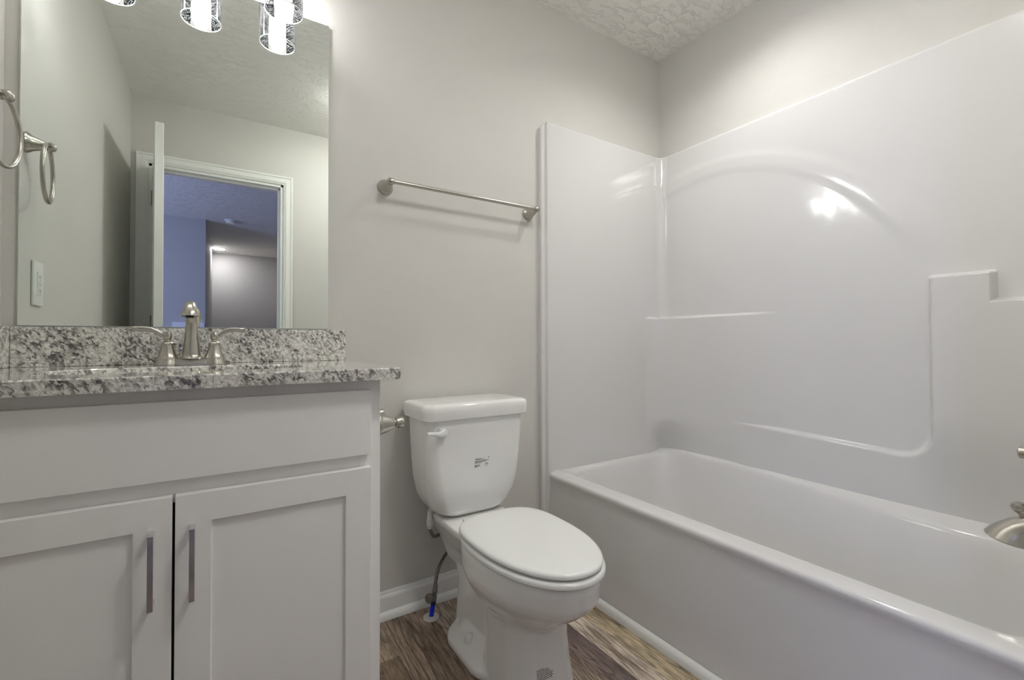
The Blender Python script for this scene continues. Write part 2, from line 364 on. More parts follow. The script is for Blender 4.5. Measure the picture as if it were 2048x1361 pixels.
struct('wall_hall_left', MB().box(-2.6, -2.5, -5.01, -4.15, 0, HC).box(-2.6, -2.5, -2.85, YF - .115, 0, HC).box(-2.6, -2.5, -4.15, -2.85, 0, .95).box(-2.6, -2.5, -4.15, -2.85, 2.15, HC), 'hall', smooth=False)  # opening made for the assumed window
wn = struct('assumed_window_1', MB().box(-2.59, -2.50, -4.15, -4.09, .95, 2.15).box(-2.59, -2.50, -2.91, -2.85, .95, 2.15).box(-2.59, -2.50, -4.15, -2.85, .95, 1.01).box(-2.59, -2.50, -4.15, -2.85, 2.09, 2.15).box(-2.57, -2.53, -4.15, -2.85, 1.53, 1.57), 'trim')  # unseen window, assumed from the bluish hallway and added for its light
MB().box(-2.553, -2.549, -4.1, -2.9, 1.0, 2.1).build('pane', 'pane', wn)
sd = thing('smoke_detector', (.128, -4.9, HC), 'round white smoke detector on the hallway ceiling, seen in the mirror', 'smoke detector')
MB().lathe([(.0, -.034), (.045, -.034), (.052, -.026), (.054, -.014)], (.128, -4.9, HC)).build('cover', 'trim', sd)
MB().lathe([(.066, -.012), (.07, -.008), (.07, 0)], (.128, -4.9, HC)).build('base', 'trim', sd)
dl2 = thing('recessed_downlight', (.013, -6.93, HC), 'lit recessed ceiling downlight in the far room, seen in the mirror', 'ceiling light')
MB().lathe([(.075, 0), (.075, -.007), (.095, -.006), (.095, 0)], (.013, -6.93, HC), cap=False).build('trim_ring', 'trim', dl2)
MB().lathe([(.074, -.009), (.074, -.004)], (.013, -6.93, HC)).build('lens', 'lens_hall', dl2)
tag(MB().box(-.44, -.132, -5.01, -4.985, .82, 1.20).build('breaker_panel', 'lilac', bevel=.003),
    'pale rectangular panel on the bluish hallway wall, reflected beside the faucet spout', 'wall panel')
# plant on an assumed, unseen stand; only the plant's top shows in the mirror
px_, py_ = -.05, -4.55
ps = thing('assumed_plant_stand', (px_, py_, 0), 'assumed dark slender stand under the plant in the hallway, behind the mirrored faucet', 'plant stand')
MB().lathe([(.13, .90), (.13, .925)], (px_, py_, 0)).build('top', 'dark_flat', ps)
for k in range(3):
    a = 2 * PI * k / 3
    MB().tube([(px_ + .10 * math.cos(a), py_ + .10 * math.sin(a), .90), (px_ + .14 * math.cos(a), py_ + .14 * math.sin(a), 0)], .01).build('leg', 'dark_flat', ps)
pp = thing('potted_plant', (px_, py_, .925), 'dark bushy potted plant reflected low in the mirror beside the faucet spout', 'plant')
MB().lathe([(.05, 0), (.07, .11), (.075, .12), (.06, .12), (.055, .1)], (px_, py_, .925)).build('pot', 'ivory', pp)
lm = MB()
for k in range(150):
    a = random.uniform(0, 2 * PI); e = random.uniform(.1, 1.3); l = random.uniform(.07, .13)
    d = Vector((math.cos(a) * math.cos(e), math.sin(a) * math.cos(e), math.sin(e))); o = Vector((px_, py_, 1.03)); sd_ = d.orthogonal().normalized() * .012
    p1 = o + d * l * .5; p2 = o + d * l + Vector((0, 0, -.02)); th = Vector((0, 0, .002))
    lm.add([o + d * .01, p1 - sd_, p2, p1 + sd_, o + d * .01 + th, p1 - sd_ + th, p2 + th, p1 + sd_ + th], [(0, 1, 2, 3), (7, 6, 5, 4), (0, 4, 5, 1), (1, 5, 6, 2), (2, 6, 7, 3), (3, 7, 4, 0)])
lm.build('foliage', 'leaf', pp)

# ------------------------------------------------------------------ bathtub and shower unit
tub = thing('bathtub_shower_unit', (1.58, -.76, 0), 'glossy white one-piece bathtub with moulded shower walls against the right wall', 'bathtub')
XT = 1.20; YE = -1.515; ZR = .395
Nn = 360
bx, by = 1.58, -.73
def outer_pt(t, x0, x1, y0, y1, r):
    # ray from (bx,by) at angle t to a rounded rectangle
    c, s = math.cos(t), math.sin(t)
    lo, hi = 0, 3.0
    for _ in range(34):
        mid = (lo + hi) / 2; x = bx + c * mid; y = by + s * mid
        dx = max(x0 + r - x, x - (x1 - r)); dy = max(y0 + r - y, y - (y1 - r))
        sdf = math.hypot(max(dx, 0), max(dy, 0)) + min(max(dx, dy), 0) - r
        if sdf > 0: hi = mid
        else: lo = mid
    return bx + c * lo, by + s * lo
# angles concentrated on long sides
angs = []
c4 = [math.atan2(YE - by, XT - bx), math.atan2(YE - by, 1.945 - bx), math.atan2(-.004 - by, 1.945 - bx), math.atan2(-.004 - by, XT - bx)]
c4.append(c4[0] + 2 * PI)
for a, b in zip(c4[:-1], c4[1:]):
    for k in range(Nn // 4): angs.append(a + (b - a) * k / (Nn // 4))
def ring_out(x0, x1, y0, y1, r, zf): return [(*outer_pt(t, x0, x1, y0, y1, r), 0) for t in angs]
def zdeck(x, y): return ZR + .027 * sst(1.86, 1.935, x) + .008 * sst(-.05, -.02, y)
def basin_ring(off, z, flat=True):
    out = []
    for t in angs:
        x, y = outer_pt(t, 1.272 + off, 1.93 - off, -1.42 + off, -.052 - off, .10 + off * .6)
        if x > bx: x -= (.012 + .075 * sst(-.3, -1.4, y)) * sst(bx, 1.93, x)
        out.append((x, y, z if z is not None else zdeck(x, y)))
    return out
rings = []
o0 = ring_out(XT, 1.945, YE, -.002, .012, 0)
def shifted(o, dz, dx): return [((x + dx * sst(.0, 1, (XT + .05 - x) / .05) if x < XT + .05 else x), y, zdeck(x, y) + dz) for x, y, _ in o]
# apron bottom up to rim edge
ap = []
for (z, flare) in ((0, .030), (.12, .0215), (.24, .012), (.33, .004), (.362, .001)):
    ap.append([(x - flare * (1 if x < XT + .02 else 0), y, z) for x, y, _ in o0])
rings += ap
rings.append([(x - (.004 if x < XT + .02 else 0), y, .372) for x, y, _ in o0])
rings.append([(x - (.006 if x < XT + .02 else 0), y, .383) for x, y, _ in o0])
for (ins, dz) in ((-.003, -.003), (.004, .0), (.015, .001)):
    rr = []
    for (x, y, _), t in zip(o0, angs):
        xx = x + (ins if x < XT + .03 else 0); rr.append((xx, y, zdeck(x, y) + dz))
    rings.append(rr)
rings.append([(x, y, z + .0015) for x, y, z in basin_ring(-.014, None)])
rings.append([(x, y, z - .0) for x, y, z in basin_ring(-.004, None)])
rings.append([(x, y, z - .005) for x, y, z in basin_ring(.003, None)])
rings.append([(x, y, z - .016) for x, y, z in basin_ring(.008, None)])
rings.append(basin_ring(.022, .34)); rings.append(basin_ring(.045, .22)); rings.append(basin_ring(.07, .11)); rings.append(basin_ring(.10, .065)); rings.append(basin_ring(.15, .055))
MB().loft(rings, cap0=False).build('tub', 'gel', tub, angle=50)
# moulded wall surround: grid over (path, height)
ZT = 1.905
YS = [lerp(-.33, -1.085, k / 110) for k in range(110)] + [lerp(-1.085, -1.115, k / 12) for k in range(12)] + [lerp(-1.115, -1.222, k / 16) for k in range(16)] + [lerp(-1.222, -1.252, k / 26) for k in range(26)] + [lerp(-1.252, -1.40, k / 14) for k in range(14)]
def piece(pts, n):
    # n points evenly spread along a polyline (start included, end excluded)
    P = [Vector(p) for p in pts]; L = [0]
    for p, q in zip(P[:-1], P[1:]): L.append(L[-1] + (q - p).length)
    out = []; j = 0
    for k in range(n):
        d = L[-1] * k / n
        while L[j + 1] < d: j += 1
        t = (d - L[j]) / (L[j + 1] - L[j]); out.append(tuple(P[j].lerp(P[j + 1], t)))
    return out
BX0, BY1, BY2, BX3 = 1.79, -.33, -1.40, 1.805
def pathA():
    P = [(lerp(1.198, BX0, k / 36), -.035) for k in range(36)]
    arc = [(1.885 + .045 * math.sin(PI / 2 * k / 16), -.08 + .045 * math.cos(PI / 2 * k / 16)) for k in range(17)]
    P += piece([(BX0, -.035)] + arc + [(1.93, BY1)], 64)
    P += [(1.93, y) for y in YS]
    arc = [(1.885 + .045 * math.cos(PI / 2 * k / 16), -1.44 - .045 * math.sin(PI / 2 * k / 16)) for k in range(17)]
    P += piece([(1.93, BY2)] + arc + [(BX3, -1.485)], 36)
    return P + [(lerp(BX3, 1.2, k / 20), -1.485) for k in range(21)]
def pathB():
    P = [(lerp(1.198, BX0, k / 36), -.035) for k in range(36)]
    P += piece([(BX0 + (1.921 - BX0) * math.sin(PI / 2 * k / 24), BY1 + (-.035 - BY1) * math.cos(PI / 2 * k / 24)) for k in range(25)], 64)
    for y in YS:
        P.append((1.921 - .036 * sst(-1.02, -1.12, y), y))
    P += piece([(BX3 + .08 * math.cos(PI / 2 * k / 24), BY2 - .085 * math.sin(PI / 2 * k / 24)) for k in range(25)], 36)
    return P + [(lerp(BX3, 1.2, k / 20), -1.485) for k in range(21)]
A, B = pathA(), pathB()
def sd_rr(y, z, y0, y1, z0, z1, r):
    dx = max(y0 + r - y, y - (y1 - r)); dz = max(z0 + r - z, z - (z1 - r))
    return math.hypot(max(dx, 0), max(dz, 0)) + min(max(dx, dz), 0) - r
zs = []
z = .384
while z < ZT: zs.append(z); z += .0026 if (1.055 < z < 1.18 or .56 < z < .62) else .011
zs += [ZT]
rings = []
for z in zs:
    row = []
    for i_, ((ax, ay), (bx_, by_)) in enumerate(zip(A, B)):
        yy = by_
        ztop = 1.076
        mz = 1 - sst(ztop - .004, ztop + .008, z)
        if yy < -.75: mz = max(mz, (1 - sst(1.156, 1.168, z)) * sst(-1.243, -1.232, yy))
        zb = .605 + (.57 - .605) * (min(max(yy, -1.1), -.4) + .4) / -.7
        sd = sd_rr(yy, z, -1.100, -.30, zb, 2.5, .10)
        mr = max(sst(-.016, .006, sd), sst(-.66, -.38, yy))
        mk = mz * mr
        if i_ < 150: mk = lerp(mk, mk * sst(.40, .58, z), 1 - sst(-.36, -.50, yy)); 
        bl_ = bx_ + (1.921 - bx_) * (1 - sst(.40, .72, z)) * (1 if (ax > 1.92 and yy < -.9) else 0)
        x = lerp(ax, bl_, mk); y = lerp(ay, by_, mk)
        if ax > 1.92:   # raised arch bands on the long wall
            rr = math.hypot(ay + .30, z - .91)
            band = sst(.800, .835, rr) * (1 - sst(.870, .905, rr)) * sst(1.18, 1.40, z)
            x -= .0035 * band
        # bottom cove onto the deck
        row.append((x, y, z))
    rings.append(row)
def pushed(row, k, z): return [(x + (k if x > 1.9 else 0), (y + k if y > -.06 else (y - k if y < -1.46 else y)), z) for x, y, _ in row]
rings.append(pushed(rings[-1], .003, ZT + .004)); rings.append(pushed(rings[-2], .012, ZT + .005)); rings.append(pushed(rings[-3], .026, ZT + .0055))
MB().loft(rings, closed=False, cap0=False, cap1=False).build('surround_wall', 'gel', tub, angle=60)
# rounded front edges of the surround
def edge(ys, yo):
    m = MB(); sg = 1 if ys > -1 else -1
    prof = [(1.163, yo), (1.163, yo - sg * .020), (1.167, yo - sg * .023), (1.180, yo - sg * .023), (1.184, yo - sg * .026), (1.188, yo - sg * .033), (1.193, yo - sg * .035), (1.205, yo - sg * .035), (1.205, yo)]
    rr = [[(x, y, z) for x, y in prof] for z in (.0, 1.885)]
    rr.append([(x + max(0, 1.172 - x), y, 1.895) for x, y in prof]); rr.append([(max(x, 1.186), y, 1.9105) for x, y in prof])
    m.loft(rr); return m
edge(0, -.0005).build('front_flange', 'gel', tub, angle=35)
m = MB().box(1.18, 1.205, -1.515, -1.485, .39, 1.90); m.build('front_flange', 'gel', tub, bevel=.004)
# tub spout with lift knob on the end wall
sp = thing('tub_spout', (1.58, -1.485, .53), 'brushed nickel tub spout with a lift knob at the right edge of the photo', 'tub spout')
m = MB(); rings = []
for (y, z, a, b, tilt) in ((-1.485, .532, .030, .030, 0), (-1.47, .532, .028, .028, 0), (-1.42, .531, .026, .026, 0), (-1.385, .531, .025, .027, .15), (-1.355, .527, .025, .028, .5), (-1.338, .518, .027, .030, .9), (-1.326, .507, .031, .034, 1.15), (-1.319, .497, .037, .039, 1.3), (-1.316, .489, .042, .043, 1.38), (-1.316, .486, .041, .042, 1.38)):
    r = []
    for k in range(36):
        t = 2 * PI * k / 36; lx = a * math.cos(t); lu = b * math.sin(t)
        r.append((1.58 + lx, y + lu * math.sin(tilt), z + lu * math.cos(tilt)))
    rings.append(r)
m.loft(rings); m.build('body', 'nickel', sp)
MB().lathe([(.006, 0), (.006, .008), (.010, .012), (.0135, .018), (.0145, .025), (.012, .031), (.005, .034), (0, .0345)], (1.58, -1.338, .546), (0, .25, 1)).build('lift_knob', 'nickel', sp)
vh = thing('shower_valve', (1.58, -1.485, .70), 'brushed nickel shower valve handle above the tub spout, only its tip in frame', 'shower valve')
MB().lathe([(.085, 0), (.085, .004), (.078, .010), (.04, .016), (.03, .02), (.026, .05), (.022, .056)], (1.58, -1.485, .70), (0, 1, 0)).build('escutcheon', 'nickel', vh)
MB().lathe([(.018, .05), (.02, .07), (.017, .11), (.013, .135), (.014, .142), (.013, .150), (.008, .153), (0, .1535)], (1.58, -1.485, .70), (0, 1, -.03)).build('handle', 'nickel', vh)
# recessed shower light, assumed from the towel bar's shadow (above the frame)
cl = thing('assumed_shower_light', (1.53, -.60, HC), 'assumed lit recessed ceiling downlight above the bathtub, just over the top of the photo', 'ceiling light')
MB().lathe([(.057, 0), (.057, -.008), (.075, -.006), (.075, 0)], (1.53, -.60, HC), cap=False).build('trim_ring', 'trim', cl)
MB().lathe([(.0, -.006), (.056, -.006), (.056, -.002), (0, -.002)], (1.53, -.60, HC)).build('lens', 'lens', cl)

spl = bpy.data.lights.new('assumed_shower_beam', 'SPOT'); spl.energy = SHOWER_W; spl.spot_size = math.radians(150); spl.spot_blend = 1.0; spl.shadow_soft_size = .03; spl.color = (1, .98, .95)  # beam of the assumed light above the tub
spo = bpy.data.objects.new('assumed_shower_beam', spl); COL.objects.link(spo); spo.location = (1.53, -.60, HC - .03)
# made-up ceiling panel, added out of view to fill the cabinet and tub fronts
fx, fy = .85, -1.30
fn = thing('added_fill_light', (fx, fy, HC), 'square white ceiling panel added as fill light, unseen above the frame', 'ceiling light')
MB().box(fx - .165, fx + .165, fy - .165, fy + .165, HC - .016, HC - .0005).build('fill_mount', 'trim', fn, bevel=.004)
MB().box(fx - .13, fx + .13, fy - .13, fy + .13, HC - .055, HC - .0165).build('fill_panel', 'fill_lens', fn, bevel=.012)

# ------------------------------------------------------------------ vanity
van = thing('vanity_cabinet', (-.057, -.26, 0), 'white shaker vanity cabinet with two doors and one false drawer front', 'vanity')
X0, X1 = XL, .324
MB().box(X1 - .016, X1, -.492, -.001, 0, .871).box(X0 + .001, X0 + .017, -.492, -.001, 0, .871).box(X0 + .017, X1 - .016, -.492, -.001, .10, .116).box(X0 + .017, X1 - .016, -.009, -.001, .116, .871).box(X0 + .017, X1 - .016, -.44, -.424, 0, .10).build('carcass', 'cab', van)
m = MB()
fr = lambda a, b, c, d: m.box(a, b, -.512, -.4925, c, d)
fr(X0, -.385, .10, .871); fr(.273, X1, .10, .871); fr(-.385, .273, .845, .871); fr(-.385, .273, .655, .715); fr(-.385, .273, .10, .135)
m.build('face_frame', 'cab', van, bevel=.001)
MB().box(-.385, .273, -.493, -.4925, .135, .655).build('gap_shade', 'dark_flat', van)  # thin dark sheet painting the shade seen between the doors
MB().box(-.412, .298, -.5315, -.5125, .701, .849).build('drawer_front', 'cab', van, bevel=.0015)
def shaker(xa, xb):
    z0, z1 = .115, .672; w = .0565
    # frame with recessed panel as one clean mesh
    v = []; f = []
    def q(x0, x1, z0_, z1_, y): return [(x0, y, z0_), (x1, y, z0_), (x1, y, z1_), (x0, y, z1_)]
    v += q(xa, xb, z0, z1, -.5125) + q(xa, xb, z0, z1, -.5315) + q(xa + w, xb - w, z0 + w, z1 - w, -.5315) + q(xa + w + .001, xb - w - .001, z0 + w + .001, z1 - w - .001, -.5235)
    f.append((0, 3, 2, 1))
    for a in (0, 4, 8):
        for k in range(4): f.append((a + k, a + (k + 1) % 4, a + 4 + (k + 1) % 4, a + 4 + k))
    f.append((12, 13, 14, 15))
    mm = MB(); mm.add(v, f); return mm.build('door', 'cab', van, bevel=.0012)
def pull(par, x):
    m = MB(); m.box(x - .0045, x + .0045, -.562, -.556, .482, .615)
    m.box(x - .0045, x + .0045, -.557, -.531, .606, .615); m.box(x - .0045, x + .0045, -.557, -.531, .482, .491)
    o = m.build('handle', 'chrome', None, bevel=.0006); o.parent = par; o['label'] = 'square chrome bar pull'
dL = shaker(-.412, -.0690); dR = shaker(-.0645, .298)
pull(dL, -.098); pull(dR, -.0375)
# countertop with undermount cutout
ct = thing('countertop', (-.04, -.28, .872), 'speckled white and grey granite countertop with backsplash on the vanity', 'countertop')
cx, cyy, sa, sb = -.058, -.318, .238, .125
def rectring(x0, x1, y0, y1, z, k=96):
    out = []
    for i in range(k):
        t = 2 * PI * i / k; c, s = math.cos(t), math.sin(t)
        rx = ((x1 - cx) if c > 0 else (cx - x0)) / max(abs(c), 1e-9); ry = ((y1 - cyy) if s > 0 else (cyy - y0)) / max(abs(s), 1e-9)
        r = min(rx, ry); out.append((cx + c * r, cyy + s * r, z))
    # snap nearest points to the corners
    for (X, Y) in ((x0, y0), (x0, y1), (x1, y0), (x1, y1)):
        j = min(range(k), key=lambda i: (out[i][0] - X) ** 2 + (out[i][1] - Y) ** 2); out[j] = (X, Y, z)
    return out
cx0, cx1, cy0, cy1 = XL + .0005, .357, -.559, -.0005
m = MB(); ii = lambda g, z: sell(cx, cyy, sa + g, sb + g, 3.2, z, 96)
m.loft([rectring(cx0, cx1, cy0, cy1, .8725), rectring(cx0, cx1 + 0, cy0, cy1, .8965), rectring(cx0 , cx1 - .0025, cy0 + .0025, cy1, .899), ii(.0025, .899), ii(0, .8965), ii(0, .8725)], cap0=False, cap1=False)
m.loft([ii(0, .8725), rectring(cx0, cx1, cy0, cy1, .8725)], cap0=False, cap1=False)
m.build('slab', 'granite', ct, angle=30)
MB().box(XL + .0205, .357, -.0205, -.0005, .8992, .9985).build('backsplash', 'granite', ct, bevel=.0015)
MB().box(XL + .0005, XL + .020, -.555, -.0005, .8992, .9985).build('side_splash', 'granite', ct, bevel=.0015)
sk = thing('sink', (cx, cyy, .75), 'white oval undermount sink set under the granite vanity top', 'sink')
m = MB(); rr = []
for g, z in ((.02, .8715), (.003, .8715), (.0, .865), (-.012, .82), (-.04, .77), (-.09, .745)): rr.append(sell(cx, cyy, sa + g, sb + g * .8, 3.0, z, 96))
rr += [sell(cx, cyy, .02, .02, 2, .742, 96)]
rr2 = [sell(cx, cyy, .02, .02, 2, .735, 96), sell(cx, cyy, sa - .03, sb - .02, 3, .762, 96), sell(cx, cyy, sa + .012, sb + .012, 3, .83, 96), sell(cx, cyy, sa + .02, sb + .016, 3, .8700, 96)]
m.loft(rr + rr2, cap0=False, cap1=False); m.build('basin', 'porcelain', sk)
MB().lathe([(.0, .0), (.02, 0), (.021, .003), (.017, .004), (0, .0035)], (cx, cyy, .742)).build('drain', 'nickel', sk)

# faucet
FX, FY, FZ = -.0585, -.098, .899
fa = thing('sink_faucet', (FX, FY, FZ), 'brushed nickel two-handle centerset faucet on the granite vanity top', 'faucet')
m = MB(); rr = []
for g, z in ((.0, FZ + .0002), (.0, FZ + .004), (-.003, FZ + .008), (-.004, FZ + .014), (-.007, FZ + .016)):
    rr.append(sell(FX, FY, .052 + g, .0235 + g, 6, z, 48))
m.loft(rr); m.build('base_plate', 'nickel', fa)
for sx in (-1, 1):
    hx = FX + sx * .0515
    o = MB().lathe([(.0285, .0003), (.0280, .004), (.0255, .010), (.0240, .0165), (.0245, .0172), (.0240, .018), (.0225, .0195), (.0185, .030), (.0158, .040), (.0140, .050), (.0136, .0565), (.0141, .0575), (.0125, .0595), (.0075, .0625), (.0070, .067), (.0092, .070), (.0105, .075), (.0105, .081), (.0085, .086), (.004, .088), (0, .0885)],
                   (hx, FY, FZ), n=40).build('handle_base', 'nickel', fa)
    pts = [(hx, FY, FZ + .077), (hx + sx * .012, FY, FZ + .080), (hx + sx * .022, FY, FZ + .088), (hx + sx * .034, FY, FZ + .0935), (hx + sx * .052, FY, FZ + .0950), (hx + sx * .072, FY, FZ + .0945)]
    pp_ = spline(pts, 6); rings = []
    for i, p in enumerate(pp_):
        t = i / (len(pp_) - 1); w = lerp(.007, .0105, sst(.2, .8, t)); hgt = lerp(.0075, .0066, sst(.1, .5, t))
        if t > .93: w *= .8
        rings.append([(p[0] + (0), p[1] + w * math.copysign(abs(math.cos(a)) ** .6, math.cos(a)), p[2] + hgt * math.copysign(abs(math.sin(a)) ** .6, math.sin(a))) for a in [2 * PI * k / 20 for k in range(20)]])
    MB().loft(rings).build('lever', 'nickel', fa)
# spout: column, arch and flared nose
m = MB()
m.lathe([(.0265, .0155), (.0262, .019), (.0225, .0225), (.0212, .026)], (FX, FY, FZ), n=36)
pts = [(0, .024, .0212), (0, .05, .0190), (0, .08, .0155), (-.001, .105, .0135), (-.006, .128, .0120), (-.020, .146, .0112), (-.042, .1565, .0112), (-.064, .155, .0122), (-.080, .146, .0142), (-.088, .137, .0162), (-.0915, .129, .0182), (-.0920, .125, .0182)]
sp3 = [(FX, FY + a, FZ + b) for a, b, _ in pts]
m.tube(sp3, [c for _, _, c in pts], 32); m.build('spout', 'nickel', fa)
MB().lathe([(.009, 0), (.009, .004)], (FX, FY - .0921, FZ + .1217), (0, .05, 1)).build('aerator', 'rubber', fa)
MB().lathe([(.0025, 0), (.0025, .035), (.005, .038), (.005, .046), (.0, .048)], (FX, FY + .03, FZ + .0), n=14).build('lift_rod', 'nickel', fa)

# mirror
mr = thing('wall_mirror', (-.0525, 0, 1.5), 'large frameless rectangular mirror above the granite backsplash', 'mirror')
MB().box(-.409, .3045, -.0085, -.003, 1.0005, 2.0045).build('backing', 'mirror_edge', mr)
MB().box(-.4075, .303, -.0092, -.0086, 1.002, 2.003).build('glass', 'mirror', mr, smooth=False)
MB().box(-.3, .2, -.003, -.0005, 1.2, 1.9).build('mounting_plate', 'mirror_edge', mr)

# vanity light
vl = thing('vanity_light', (-.047, 0, 2.16), 'three-light nickel vanity fixture with clear seeded glass cylinder shades above the mirror', 'vanity light')
MB().box(-.30, .206, -.018, -.0005, 2.115, 2.225).build('backplate', 'nickel', vl, bevel=.004)
for k in range(3):
    x = -.047 + .2075 * (k - 1); y = -.098
    MB().tube(spline([(x, -.018, 2.17), (x, -.06, 2.175), (x, -.092, 2.165), (x, -.098, 2.14)], 6), .007).build('arm', 'nickel', vl)
    MB().lathe([(.0, .0), (.024, 0), (.026, -.004), (.024, -.012), (.024, -.045), (.0, -.045)], (x, y, 2.145)).build('socket', 'nickel', vl)
    g = MB().lathe([(.026, 2.122), (.0525, 2.118), (.0525, 1.941), (.0500, 1.941), (.0500, 2.1155), (.026, 2.119)], (x, y, 0), n=64)
    g.f = [f for f in g.f if len(f) == 4]
    so = g.build('shade', 'seeded', vl)
    MB().lathe([(.0500, 1.9395), (.0512, 1.9385), (.0525, 1.9395), (.0525, 1.9415), (.0500, 1.9415), (.0500, 1.9395)], (x, y, 0), n=64, cap=False).build('shade_rim', 'glass_rim', vl)
    MB().lathe([(.012, 2.10), (.013, 2.085), (.020, 2.06), (.0265, 2.035), (.0275, 2.015), (.024, 1.995), (.015, 1.977), (.0095, 1.965), (.008, 1.955), (.005, 1.948), (0, 1.946)], (x, y, 0), n=24).build('bulb', 'bulb', vl)

# towel bar
tb = thing('towel_bar', (.80, 0, 1.505), 'brushed nickel towel bar mounted on the wall above the toilet', 'towel bar')
for x in (.494, 1.109):
    MB().lathe([(.027, 0.0005), (.0275, .004), (.025, .009), (.0235, .012), (.0215, .014), (.0185, .028), (.0135, .046), (.0105, .058), (.0105, .060)], (x, 0, 1.505), (0, -1, .04)).build('post', 'nickel', tb)
    sx = -1 if x < .8 else 1
    MB().lathe([(.0, -.0135), (.006, -.013), (.0105, -.0085), (.0115, 0), (.0105, .0085), (.0085, .0105), (.0085, .014), (0, .014)], (x, -.067, 1.508), (-sx, 0, 0)).build('end_knob', 'nickel', tb)
MB().lathe([(.0072, 0), (.0072, .60)], (.5015, -.067, 1.508), (1, 0, 0), n=20).build('bar', 'nickel', tb)

# towel ring on the left wall
tr = thing('towel_ring', (XL, -.165, 1.50), 'brushed nickel towel ring hanging from the left wall at the left edge and mirrored', 'towel ring')
MB().lathe([(.0275, .0005), (.028, .004), (.0255, .008), (.024, .011), (.0215, .013), (.018, .022), (.013, .034), (.0105, .042), (.0105, .044)], (XL, -.165, 1.500), (1, 0, -.06)).build('post', 'nickel', tr)
MB().lathe([(0, -.013), (.006, -.0125), (.0105, -.008), (.0115, 0), (.0105, .008), (.006, .0125), (0, .013)], (XL + .051, -.165, 1.497), (0, 1, 0)).build('end_knob', 'nickel', tr)
rc = Vector((XL + .045, -.165, 1.4215)); R_ = .0765; ax = Vector((.09, 1, 0)).normalized()
pts = [rc + (ax * math.cos(a) + Vector((0, 0, 1)) * math.sin(a)) * R_ for a in [2 * PI * k / 72 for k in range(72)]]
m = MB(); rings = []
nz_ = ax.cross(Vector((0, 0, 1)))
for a in [2 * PI * k / 72 for k in range(72)]:
    rd = ax * math.cos(a) + Vector((0, 0, 1)) * math.sin(a)
    rings.append([rc + rd * (R_ + .0052 * math.cos(b)) + nz_ * .0052 * math.sin(b) for b in [2 * PI * j / 14 for j in range(14)]])
rings.append(rings[0]); m.loft(rings, cap0=False, cap1=False); m.build('ring', 'nickel', tr)

# outlet on the left wall (seen in the mirror)
ol = thing('wall_outlet', (XL, -.263, 1.128), 'white rectangular outlet on the left wall, seen in the mirror below the towel ring', 'outlet')
MB().box(XL + .0005, XL + .0065, -.305, -.222, 1.065, 1.191).build('cover_plate', 'trim', ol, bevel=.002)
MB().box(XL + .006, XL + .0095, -.280, -.247, 1.094, 1.161).build('receptacle', 'trim', ol, bevel=.001)
for zz in (1.108, 1.147):
    MB().box(XL + .0093, XL + .0098, -.270, -.2685, zz - .004, zz + .004).build('slot', 'ink', ol, smooth=False)
    MB().box(XL + .0093, XL + .0098, -.2585, -.257, zz - .004, zz + .004).build('slot', 'ink', ol, smooth=False)
    MB().box(XL + .0093, XL + .0098, -.265, -.262, zz - .010, zz - .007).build('ground_slot', 'ink', ol, smooth=False)
MB().box(XL + .0093, XL + .011, -.271, -.256, 1.122, 1.133).build('test_button', 'ivory', ol, bevel=.0005)

# toilet paper holder on the cabinet side
tp = thing('toilet_paper_holder', (.324, -.40, .757), 'brushed nickel toilet paper holder on the vanity side beside the toilet tank', 'toilet paper holder')
for y in (-.475, -.315):
    MB().lathe([(.0295, .0003), (.030, .004), (.028, .008), (.026, .010), (.0245, .014), (.0205, .028), (.0145, .041), (.0105, .048), (.0108, .049), (.0135, .051), (.0135, .066), (.0115, .069), (0, .0695)], (.324, y, .757), (1, 0, 0)).build('post', 'nickel', tp)
MB().lathe([(.0065, 0), (.0065, .16)], (.378, -.475, .757), (0, 1, 0), n=16).build('roller', 'nickel', tp)

# ------------------------------------------------------------------ toilet
TX = .7525
to = thing('toilet', (TX, -.4, 0), 'white two-piece toilet with closed lid between the vanity and the bathtub', 'toilet')
def rrect(hw, y0, y1, z, r, n=56, cx=TX, bulge=0):
    out = []; cy = (y0 + y1) / 2; hy = (y1 - y0) / 2
    per = []
    for q, (sx, sy) in enumerate(((1, 1), (-1, 1), (-1, -1), (1, -1))):
        for k in range(n // 4):
            a = PI / 2 * q + PI / 2 * k / (n // 4 - 1)
            x = sx * (hw - r) + r * math.cos(a); y = sy * (hy - r) + r * math.sin(a)
            per.append((cx + x, cy + y, z))
    # bow the front
    return [(x, y - (bulge * max(0, 1 - ((x - cx) / hw) ** 2) if y < cy else 0), z) for x, y, z in per]
m = MB()
prof = [(.366, .085, -.165, -.045, .04), (.369, .112, -.185, -.030, .05), (.382, .134, -.198, -.024, .055), (.405, .153, -.206, -.021, .055), (.440, .167, -.211, -.020, .05), (.490, .1765, -.214, -.019, .045), (.560, .181, -.216, -.019, .04), (.640, .1845, -.218, -.019, .036), (.700, .186, -.219, -.019, .034)]
m.loft([rrect(hw, y0, y1, z, r, bulge=.006) for z, hw, y0, y1, r in prof]); tank = m.build('tank', 'porcelain', to)
m = MB()
prof = [(.7005, .197, -.227, -.014, .030), (.704, .2015, -.231, -.012, .032), (.728, .2045, -.234, -.010, .034), (.744, .2035, -.233, -.011, .034), (.751, .199, -.229, -.015, .034), (.7545, .190, -.220, -.024, .03), (.7555, .17, -.2, -.044, .03)]
m.loft([rrect(hw, y0, y1, z, r, bulge=.010) for z, hw, y0, y1, r in prof]); m.build('tank_lid', 'porcelain', to)
